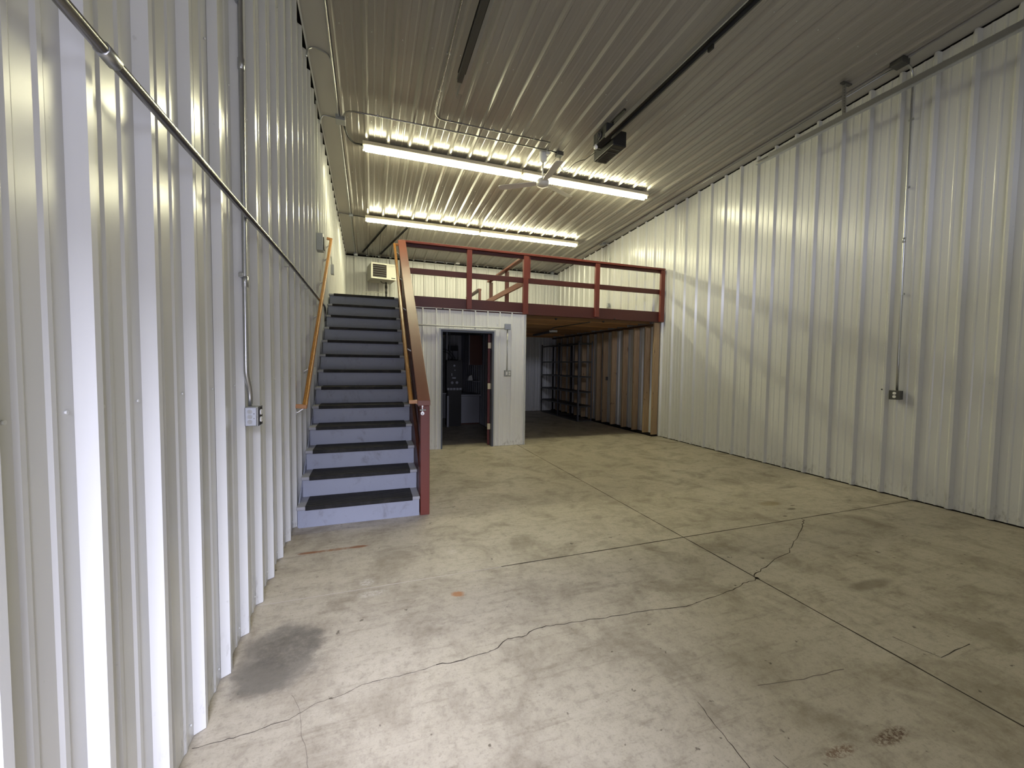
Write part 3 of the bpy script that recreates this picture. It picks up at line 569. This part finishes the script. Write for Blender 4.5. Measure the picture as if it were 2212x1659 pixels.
jbox('grey box at the right ceiling edge above the door track', 5.47, 5.60, 2.90, 3.02, H(2.95) - .075, H(2.95) - .008, m='darksteel')
jbox('small box at the right ceiling edge above the loft', 5.57, 5.68, 9.08, 9.22, H(9.15) - .07, H(9.15) - .010)
jbox('white socket box at the top centre of the back wall', 2.40, 2.52, YB - .115, YB - .045, 4.475, 4.545, m='white')
jbox('small box in the right rear ceiling corner', 5.50, 5.60, 12.0, YB - .04, 4.44, 4.51)
jbox('grey cover box on the partition above and right of the doorway', 2.283, 2.395, 6.930, 6.975, 2.122, 2.224)
t = jbox('grey disconnect box high on the left wall beside the handrail', XL + .035, -.555, 5.58, 5.72, 2.88, 3.09, cat='electrical box', name='electrical_box')
G().box(-.553, -.545, 5.60, 5.70, 2.90, 3.05).build('switch_cover', 'black', t)
G().box(XL + .04, -.615, 5.63, 5.65, 3.09, 4.70).build('riser_pipe', 'galv', t)
t = jbox('smaller grey box farther back on the left wall above the loft', XL + .035, -.585, 7.50, 7.60, 2.98, 3.14, cat='electrical box', name='electrical_box')
G().bar((-.615, 7.54, 3.14), (-.625, 7.50, 3.27), .014, .014).build('riser_pipe', 'galv', t)
def outlet(t, org, n, u, v, m='outlet', r=.0165):      # duplex receptacle: n outward, u sideways, v up
    n, u, v, o = map(Vector, (n, u, v, org))
    for s in (1, -1):
        c = o + v * (s * .0195); vs = []
        for d in (0, .004): vs += [c + n * d + u * (r * max(-.82, min(.82, math.cos(2 * math.pi * k / 16))) * 1.15) + v * (r * math.sin(2 * math.pi * k / 16) * .9) for k in range(16)]
        g = G().add(vs, [tuple(range(16)), tuple(range(16, 32))] + [(k, (k + 1) % 16, 16 + (k + 1) % 16, 16 + k) for k in range(16)]); rc = g.build('receptacle', m, t)
        g = G()
        for q in (-.005, .005):
            a = c + n * .0045 + u * q; g.add([a - u * .001 - v * .004, a + u * .001 - v * .004, a + u * .001 + v * .004, a - u * .001 + v * .004], [(0, 1, 2, 3)])
        g.build('slot', 'black', rc)
t = jbox('galvanized outlet box with double socket on the near left wall', -.628, -.574, 2.452, 2.548, 1.142, 1.243, cat='outlet', name='outlet_box')
G().box(-.574, -.566, 2.450, 2.550, 1.140, 1.245).build('cover', 'galv', t, bevel=.003)
G().box(-.566, -.5635, 2.468, 2.532, 1.147, 1.238).build('face_recess', 'black', t)
for zz in (1.165, 1.192, 1.219):
    G().tube([(-.603, 2.4518, zz), (-.603, 2.4500, zz)], .0115, 18).build('knockout', 'galv', t)
for zz in (1.183, 1.208): G().tube([(-.584, 2.4518, zz), (-.584, 2.4505, zz)], .0022, 8).build('screw_hole', 'black', t)
outlet(t, (-.5635, 2.50, 1.193), (1, 0, 0), (0, 1, 0), (0, 0, 1))
t = jbox('dark metal outlet box with double socket on the near right wall', 5.722, 5.772, 2.880, 2.985, 1.138, 1.240, m='darksteel', cat='outlet', name='outlet_box')
G().box(5.714, 5.722, 2.878, 2.987, 1.136, 1.242).build('cover', 'darksteel', t, bevel=.003); outlet(t, (5.714, 2.933, 1.190), (-1, 0, 0), (0, -1, 0), (0, 0, 1))
t = jbox('small metal outlet box on the right wall above the loft', 5.722, 5.772, 8.99, 9.07, 2.99, 3.09, cat='outlet', name='outlet_box'); outlet(t, (5.722, 9.03, 3.04), (-1, 0, 0), (0, -1, 0), (0, 0, 1))
t = jbox('outlet box on the stud wall below the loft', 5.70, 5.765, 8.985, 9.075, 1.12, 1.215, cat='outlet', name='outlet_box', m='darksteel'); outlet(t, (5.70, 9.03, 1.165), (-1, 0, 0), (0, -1, 0), (0, 0, 1))
t = jbox('grey light switch and socket box on the partition right of the doorway', 2.285, 2.400, 6.930, 6.975, 1.279, 1.383, cat='light switch', name='switch_box', m='darksteel')
G().box(2.280, 2.404, 6.925, 6.930, 1.276, 1.386).build('cover', 'galv', t, bevel=.002); outlet(t, (2.372, 6.925, 1.331), (0, -1, 0), (1, 0, 0), (0, 0, 1), r=.017)
G().box(2.303, 2.335, 6.919, 6.925, 1.302, 1.360).build('switch', 'outlet', t, bevel=.002)
tag(G().box(XL + .034, XL + .038, 5.28, 5.36, 1.34, 1.43).build('sticker', 'white'), 'small white sticker on the left wall behind the handrail', 'sticker')
tag(G().tube([(5.772, 3.086, 1.245), (5.762, 3.086, 1.245)], [.010, .006], 8).build('wall_bolt', 'black'), 'small dark bolt in the right wall beside the outlet', 'bolt')

# ---------------------------------------------------------------- door tracks and opener
def track(name, label, x, y1, z, s):
    t = thing(name, (x, y1, z), label, 'door track')
    G().extr([(x - .026, z - .026), (x + .026, z - .026), (x + .026, z - .018), (x - .018, z - .023), (x - .018, z + .023), (x + .018, z + .023), (x + .018, z + .026), (x - .026, z + .026)] if s > 0 else
             [(x + .026, z - .026), (x - .026, z - .026), (x - .026, z - .018), (x + .018, z - .023), (x + .018, z + .023), (x - .018, z + .023), (x - .018, z + .026), (x + .026, z + .026)], 'y', YF + .3, y1).build('rail', 'galv' if s < 0 else 'darksteel', t)
    return t
t = track('door_track', 'steel garage door track hanging beside the right wall', 5.30, 4.50, 4.445, -1)
G().extr([(5.268, 4.42), (5.272, 4.42), (5.272, 4.48), (5.335, 4.48), (5.335, 4.484), (5.268, 4.484)], 'y', YF + .3, 4.30).build('angle', 'galv', t)
hg = G(); a, b = Vector((5.325, 3.39, H(3.39) - .02)), Vector((5.305, 3.36, 4.475))
hg.bar(a, b, .040, .004, (1, 0, 0)).bar(a + Vector((.018, .0, 0)), b + Vector((.018, .0, 0)), .004, .034, (1, 0, 0)); hg.build('hanger', 'galv', t)
g = G()
for k in range(12): c = a.lerp(b, (k + .5) / 12); g.box(c.x - .005, c.x + .005, c.y - .006, c.y - .0035, c.z - .006, c.z + .006)
o = g.build('hanger_hole', 'black', t); o['kind'] = 'stuff'
G().box(5.27, 5.42, 3.36, 3.40, H(3.4) - .036, H(3.4) - .022).build('foot', 'darksteel', t)
t = track('door_track', 'dark garage door track hanging below the ceiling left of centre', .895, 4.34, 4.47, 1)
G().extr([(.918, 4.455), (.922, 4.455), (.922, 4.515), (.985, 4.515), (.985, 4.519), (.918, 4.519)], 'y', YF + .3, 4.62).build('angle', 'galv', t)
G().box(.862, .945, YF + .3, 4.28, 4.50, 4.508).build('track_cover', 'black', t)
for yy in (3.2, 1.2): G().bar((.95, yy, 4.52), (.97, yy, H(yy) - .034), .03, .004, (0, 1, 0)).build('hanger', 'galv', t)
for yy in (1.0, -.1): G().bar((5.33, yy, 4.48), (5.34, yy, H(yy) - .034), .03, .004, (0, 1, 0)).build('hanger', 'galv', thing('track_hanger', (5.33, yy, 4.48), 'perforated hanger of the right door track, ' + ('farther' if yy > 0 else 'nearer') + ' from the front wall', 'bracket'))
op = thing('garage_door_opener', (3.16, 5.06, 4.46), 'black garage door opener motor hanging below the ceiling', 'garage door opener')
G().box(3.075, 3.285, 4.80, 5.30, 4.450, 4.655).build('motor_housing', 'black', op, bevel=.012)
G().box(3.10, 3.26, 4.98, 5.28, 4.444, 4.452).build('bottom_vent', 'darksteel', op)
g = G()
for k in range(7): g.box(3.115, 3.245, 5.00 + k * .038, 5.018 + k * .038, 4.441, 4.445)
g.build('vent_slats', 'black', op)
G().box(3.10, 3.245, 4.89, 4.915, 4.446, 4.452).build('badge', 'darksteel', op)
G().box(2.945, 3.073, 4.76, 5.10, 4.53, 4.70).build('drive_unit', 'black_soft', op, bevel=.015)
G().tube([(2.945, 4.93, 4.60), (2.925, 4.93, 4.60)], .055, 18).tube([(2.925, 4.93, 4.60), (2.91, 4.93, 4.60)], .03, 14).build('sprocket', 'darksteel', op)
G().tube([(2.94, 5.02, 4.53), (2.94, 5.02, 4.505), (2.94, 5.02, 4.48), (2.94, 5.02, 4.47)], [.012, .028, .026, .01], 12).build('light_bulb', 'outlet', op)
G().tube(arc((2.93, 4.88, 4.66), (2.88, 4.92, 4.58), (2.94, 4.99, 4.54), 6), .006, 6).build('wire', 'cable', op)
G().tube(arc((2.93, 4.98, 4.55), (2.86, 5.10, 4.50), (3.08, 5.12, 4.53), 6), .004, 6).build('wire', 'cable', op)
G().box(2.932, 2.946, YF + .2, 4.78, 4.50, 4.55).build('rail_left', 'galv', op); G().box(3.030, 3.048, YF + .2, 4.78, 4.50, 4.55).build('rail_right', 'darksteel', op)
G().box(2.975, 3.005, YF + .2, 4.78, 4.525, 4.545).build('drive_chain', 'black', op)
G().box(2.94, 3.04, YF + .2, 4.78, 4.546, 4.552).build('rail_web', 'black', op)
G().box(3.02, 3.04, 3.08, 3.14, 4.46, 4.50).build('trolley', 'black', op)
for xx in (3.10, 3.205): G().box(xx - .016, xx + .016, 4.58, 5.18, H(4.9) - .06, H(4.9) - .034).build('mounting_angle', 'black', op)
for xx, yy in ((3.10, 4.86), (3.205, 4.86), (3.10, 5.14), (3.205, 5.14)): G().box(xx - .012, xx + .012, yy - .003, yy + .003, 4.64, H(yy) - .04).build('hanger', 'black', op)

# ---------------------------------------------------------------- unit heater above the loft
A = math.radians(10)
ht = bpy.data.objects.new('unit_heater', None); ht.location = (.015, 11.2, 3.70); ht.rotation_euler = (0, 0, A); COL.objects.link(ht); ORG['unit_heater'] = Vector((0, 0, 0))
tag(ht, 'cream gas unit heater with brown louvers hanging over the loft', 'heater')
def hb(g, name, m, bevel=0): o = g.build(name, m, ht, bevel); o.location = (0, 0, 0); return o
hb(G().box(0.004, .636, .012, .62, 0.004, .406), 'cabinet', 'heater_side', .006)
hb(G().box(0, .042, -.006, .012, 0, .41).box(.392, .64, -.006, .012, 0, .41).box(.042, .392, -.006, .012, .372, .41).box(.042, .392, -.006, .012, 0, .040), 'front_frame', 'heater')
hb(G().box(.042, .392, .004, .012, .040, .372), 'louver_back', 'black')
for k in range(6):
    z = .066 + k * .056; hb(G().add([(.046, -.004, z + .020), (.388, -.004, z + .020), (.388, .010, z - .014), (.046, .010, z - .014), (.046, -.002, z + .024), (.388, -.002, z + .024), (.388, .011, z - .010), (.046, .011, z - .010)], [(0, 1, 2, 3), (4, 7, 6, 5), (0, 4, 5, 1), (3, 2, 6, 7)]), 'louver', 'louver')
hb(G().box(.515, .615, -.008, -.006, .034, .058), 'nameplate', 'label_dark'); hb(G().box(.50, .60, -.008, -.006, .355, .360), 'label_strip', 'heater_side')
for xx, yy in ((.14, .12), (.50, .12), (.14, .5), (.50, .5)): hb(G().tube([(xx, yy, .40), (xx, yy, .845)], .005, 6), 'hanging_rod', 'rod')
hb(G().tube(arc((.30, .30, 0.0), (.36, .30, -.09), (.45, .30, -.01), 8), .008, 6), 'gas_hose', 'cable')
hb(G().tube([(.47, .42, 0), (.47, .42, -.22), (.47, .42, -1.10)], [.02, .022, .02], 10).tube([(.47, .42, -.08), (.47, .42, -.16)], .032, 10).tube([(.47, .42, -.24), (.47, .42, -.30)], .030, 10), 'gas_pipe', 'black')
hb(G().tube(arc((.45, .42, -.27), (.20, .42, -.29), (.02, .42, -.30), 6) + arc((.02, .42, -.30), (-.14, .42, -.30), (-.20, .42, -.44), 6), .010, 6), 'cable', 'heater_side')
for s_, e_, lb in (((.335, 9.62), (-.200, 11.80), 'black strut channel on the ceiling, left one above the unit heater'), ((.795, 9.62), (.252, 11.82), 'black strut channel on the ceiling, right one above the unit heater')):
    t = thing('strut_channel', (s_[0], s_[1], H(s_[1])), lb, 'bracket'); a = Vector((s_[0], s_[1], H(s_[1]) - .05)); b = Vector((e_[0], e_[1], H(e_[1]) - .05)); dv = (b - a).normalized(); rr = dv.cross(Vector((0, 0, 1)))
    G().bar(a + rr * .013, b + rr * .013, .008, .032).build('flange', 'black', t); G().bar(a - rr * .013, b - rr * .013, .008, .032).build('flange', 'black', t); G().bar(a + Vector((0, 0, .012)), b + Vector((0, 0, .012)), .03, .006).build('web', 'black', t)

# ---------------------------------------------------------------- stud wall under the loft
sw = thing('stud_wall', (5.70, 7.06, 0), 'bare pine stud framing against the right wall beneath the loft', 'stud wall')
for k, yy in enumerate([7.054, 7.337, 7.725, 8.146, 8.606, 9.00, 9.30, 9.70, 10.10, 10.52, 10.93, 11.35, 11.76]):
    G().box(5.625 + (.004 if k % 2 else 0), 5.763, yy, yy + .038, .040, 2.345 if k else 2.412).build('stud', 'pine', sw, bevel=.002)
G().box(5.622, 5.765, 7.05, YB - .04, .002, .040).build('sole_plate', 'dark', sw); G().box(5.622, 5.765, 7.10, YB - .04, 2.345, 2.384).build('top_plate', 'deck', sw)

# ---------------------------------------------------------------- steel racks under the loft
def rack(y0, y1, label):
    t = thing('storage_rack', (5.44, (y0 + y1) / 2, 0), label, 'shelving')
    for xx in (5.17, 5.595):
        s = 1 if xx < 5.4 else -1
        for yy, q in ((y0, 1), (y1, -1)):
            G().box(min(xx, xx + s * .004), max(xx, xx + s * .004), min(yy, yy + q * .04), max(yy, yy + q * .04), 0, 2.14).box(min(xx, xx + s * .035), max(xx, xx + s * .035), min(yy, yy + q * .004), max(yy, yy + q * .004), 0, 2.14).build('upright', 'grey_dark' if yy == y0 else 'black', t)
    for z in (.03, .41, .79, 1.20, 1.60, 2.08):
        sh = G().box(5.172, 5.593, y0 + .006, y1 - .006, z, z + .006).build('shelf', 'black', t)
        G().box(5.168, 5.174, y0, y1, z - .03, z + .008).build('shelf_lip', 'darksteel', sh); G().box(5.172, 5.593, y0 + .001, y0 + .006, z - .03, z + .008).build('shelf_lip', 'darksteel', sh)
    return t
rack(9.48, 10.66, 'black steel shelving rack under the loft, the nearer of two')
rack(10.70, 11.92, 'black steel shelving rack under the loft, farther one at the back wall')
ul = thing('shop_light', (4.33, 9.28, 2.34), 'unlit strip light under the loft joists with white end cap', 'ceiling light')
G().bar((4.34, 9.30, 2.345), (4.41, 10.70, 2.345), .10, .045).build('housing', 'grey_dark', ul); G().bar((4.33, 9.26, 2.345), (4.335, 9.30, 2.345), .20, .05).build('end_cap', 'white', ul)
conduit('dark conduit under the loft leading to the unlit strip light', [(4.20, 7.25, 2.372), (4.02, 8.6, 2.365), (4.25, 9.25, 2.36)], .010, m='darksteel')

# ---------------------------------------------------------------- room behind the doorway
fr = thing('chest_freezer', (2.24, 10.0, 0), 'white appliance standing on the floor inside the dark room', 'appliance')
G().box(1.945, 2.560, 9.74, 10.30, .035, .70).build('body', 'grey_shaded', fr, bevel=.008); G().box(1.965, 2.575, 9.70, 10.31, .705, .745).build('lid', 'grey_shaded', fr, bevel=.008)  # white appliance coloured grey, room dimness painted in
G().box(1.965, 2.54, 9.76, 10.28, 0, .035).build('base', 'cabinet', fr); G().box(1.975, 2.02, 9.735, 9.741, .645, .675).build('badge', 'zinc', fr)
wc = thing('wall_cabinet', (2.40, 9.5, 1.474), 'red-brown wooden wall cabinet hanging inside the dark room', 'cabinet')
G().box(2.24, 2.555, 9.52, 9.90, 1.474, 2.19).build('body', 'cabinet', wc); G().box(2.245, 2.553, 9.50, 9.519, 1.480, 2.185).build('door', 'cabinet', wc, bevel=.004); G().box(2.222, 2.239, 9.50, 9.9, 1.474, 2.19).build('side_panel', 'grey_shaded', wc)
cp = thing('control_cabinet', (1.88, 9.6, 0), 'black control cabinet with round gauges inside the dark room', 'cabinet')
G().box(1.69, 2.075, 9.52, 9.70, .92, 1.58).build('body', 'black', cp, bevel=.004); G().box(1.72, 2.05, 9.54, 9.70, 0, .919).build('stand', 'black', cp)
def ddx(px): return 1.902 + (px - 270) / 540
def ddz(py): return .721 + (960 - py) / 554
for px, py, r in ((255, 555, .024), (263, 615, .014), (228, 780, .032), (290, 778, .032)): G().tube([(ddx(px), 9.52, ddz(py)), (ddx(px), 9.508, ddz(py))], r, 16).build('gauge', 'grey_shaded', cp)
G().box(ddx(228), ddx(275), 9.510, 9.519, ddz(727), ddz(708)).build('label_plate', 'grey_shaded', cp); G().box(ddx(218), ddx(228), 9.510, 9.519, ddz(690), ddz(655)).build('label_plate', 'grey_shaded', cp)
for k in range(5): G().box(ddx(160 + k * 40), ddx(192 + k * 40), 9.505, 9.519, ddz(878), ddz(848)).build('button', 'grey_shaded', cp)
ep = thing('breaker_box', (2.11, 11.05, 0), 'pale grey breaker boxes on the wall of the dark room', 'electrical box')
G().box(1.99, 2.10, 10.98, 11.05, 1.64, 1.85).build('panel_door', 'grey_shaded', ep); G().box(2.12, 2.25, 10.98, 11.05, 1.62, 1.85).build('panel_door', 'grey_shaded', ep)
G().box(1.94, 2.28, 11.05, 11.10, 0, 2.0).build('backboard', 'black', ep)
cv = thing('vertical_duct', (1.72, 9.7, 1.58), 'pale vertical pipe duct inside the dark room', 'duct')
G().box(1.70, 1.745, 9.66, 9.72, 1.585, 2.35).build('duct', 'grey_shaded', cv); G().box(1.78, 1.80, 9.66, 9.70, 1.585, 2.35).build('pipe', 'grey_dark', cv)
t = conduit('black cables looping beside the pale duct in the dark room', arc((1.55, 9.5, 1.83), (1.80, 9.5, 1.86), (1.90, 9.5, 1.58), 10), .008, m='cable', name='power_cord')
G().tube(arc((1.55, 9.48, 1.78), (1.74, 9.48, 1.80), (1.84, 9.48, 1.58), 10), .008, 6).build('cord', 'cable', t)
tb = thing('storage_bin', (1.55, 9.5, 0), 'dim grey bin standing just inside the doorway of the dark room', 'bin')
G().box(1.44, 1.655, 9.40, 9.70, .215, .79).build('body', 'grey_dark', tb, bevel=.01); G().box(1.46, 1.64, 9.42, 9.68, 0, .214).build('base', 'black', tb); G().box(1.435, 1.66, 9.39, 9.71, .791, .81).build('lid', 'grey_shaded', tb, bevel=.004)
ps = thing('storage_pipe', (1.71, 9.5, 0), 'pale upright plank leaning beside the grey bin', 'plank'); G().box(1.69, 1.735, 9.45, 9.47, 0, .74).build('plank', 'grey_shaded', ps)
sb = thing('wall_shelf', (2.47, 10.9, .78), 'narrow pale shelf with white cloth on the side wall', 'shelf')
G().box(2.40, 2.57, 9.78, 10.5, 1.06, 1.075).build('board', 'grey_shaded', sb)
tag(G().add([(2.30, 9.9, 1.085), (2.42, 9.9, 1.085), (2.42, 10.05, 1.085), (2.30, 10.05, 1.085), (2.33, 9.93, 1.19), (2.40, 9.94, 1.22), (2.41, 10.0, 1.20), (2.32, 10.0, 1.17)], [(3, 2, 1, 0), (4, 5, 6, 7), (0, 1, 5, 4), (1, 2, 6, 5), (2, 3, 7, 6), (3, 0, 4, 7)]).build('cloth_bundle', 'white'), 'crumpled white cloth bundle inside the dark room', 'cloth')
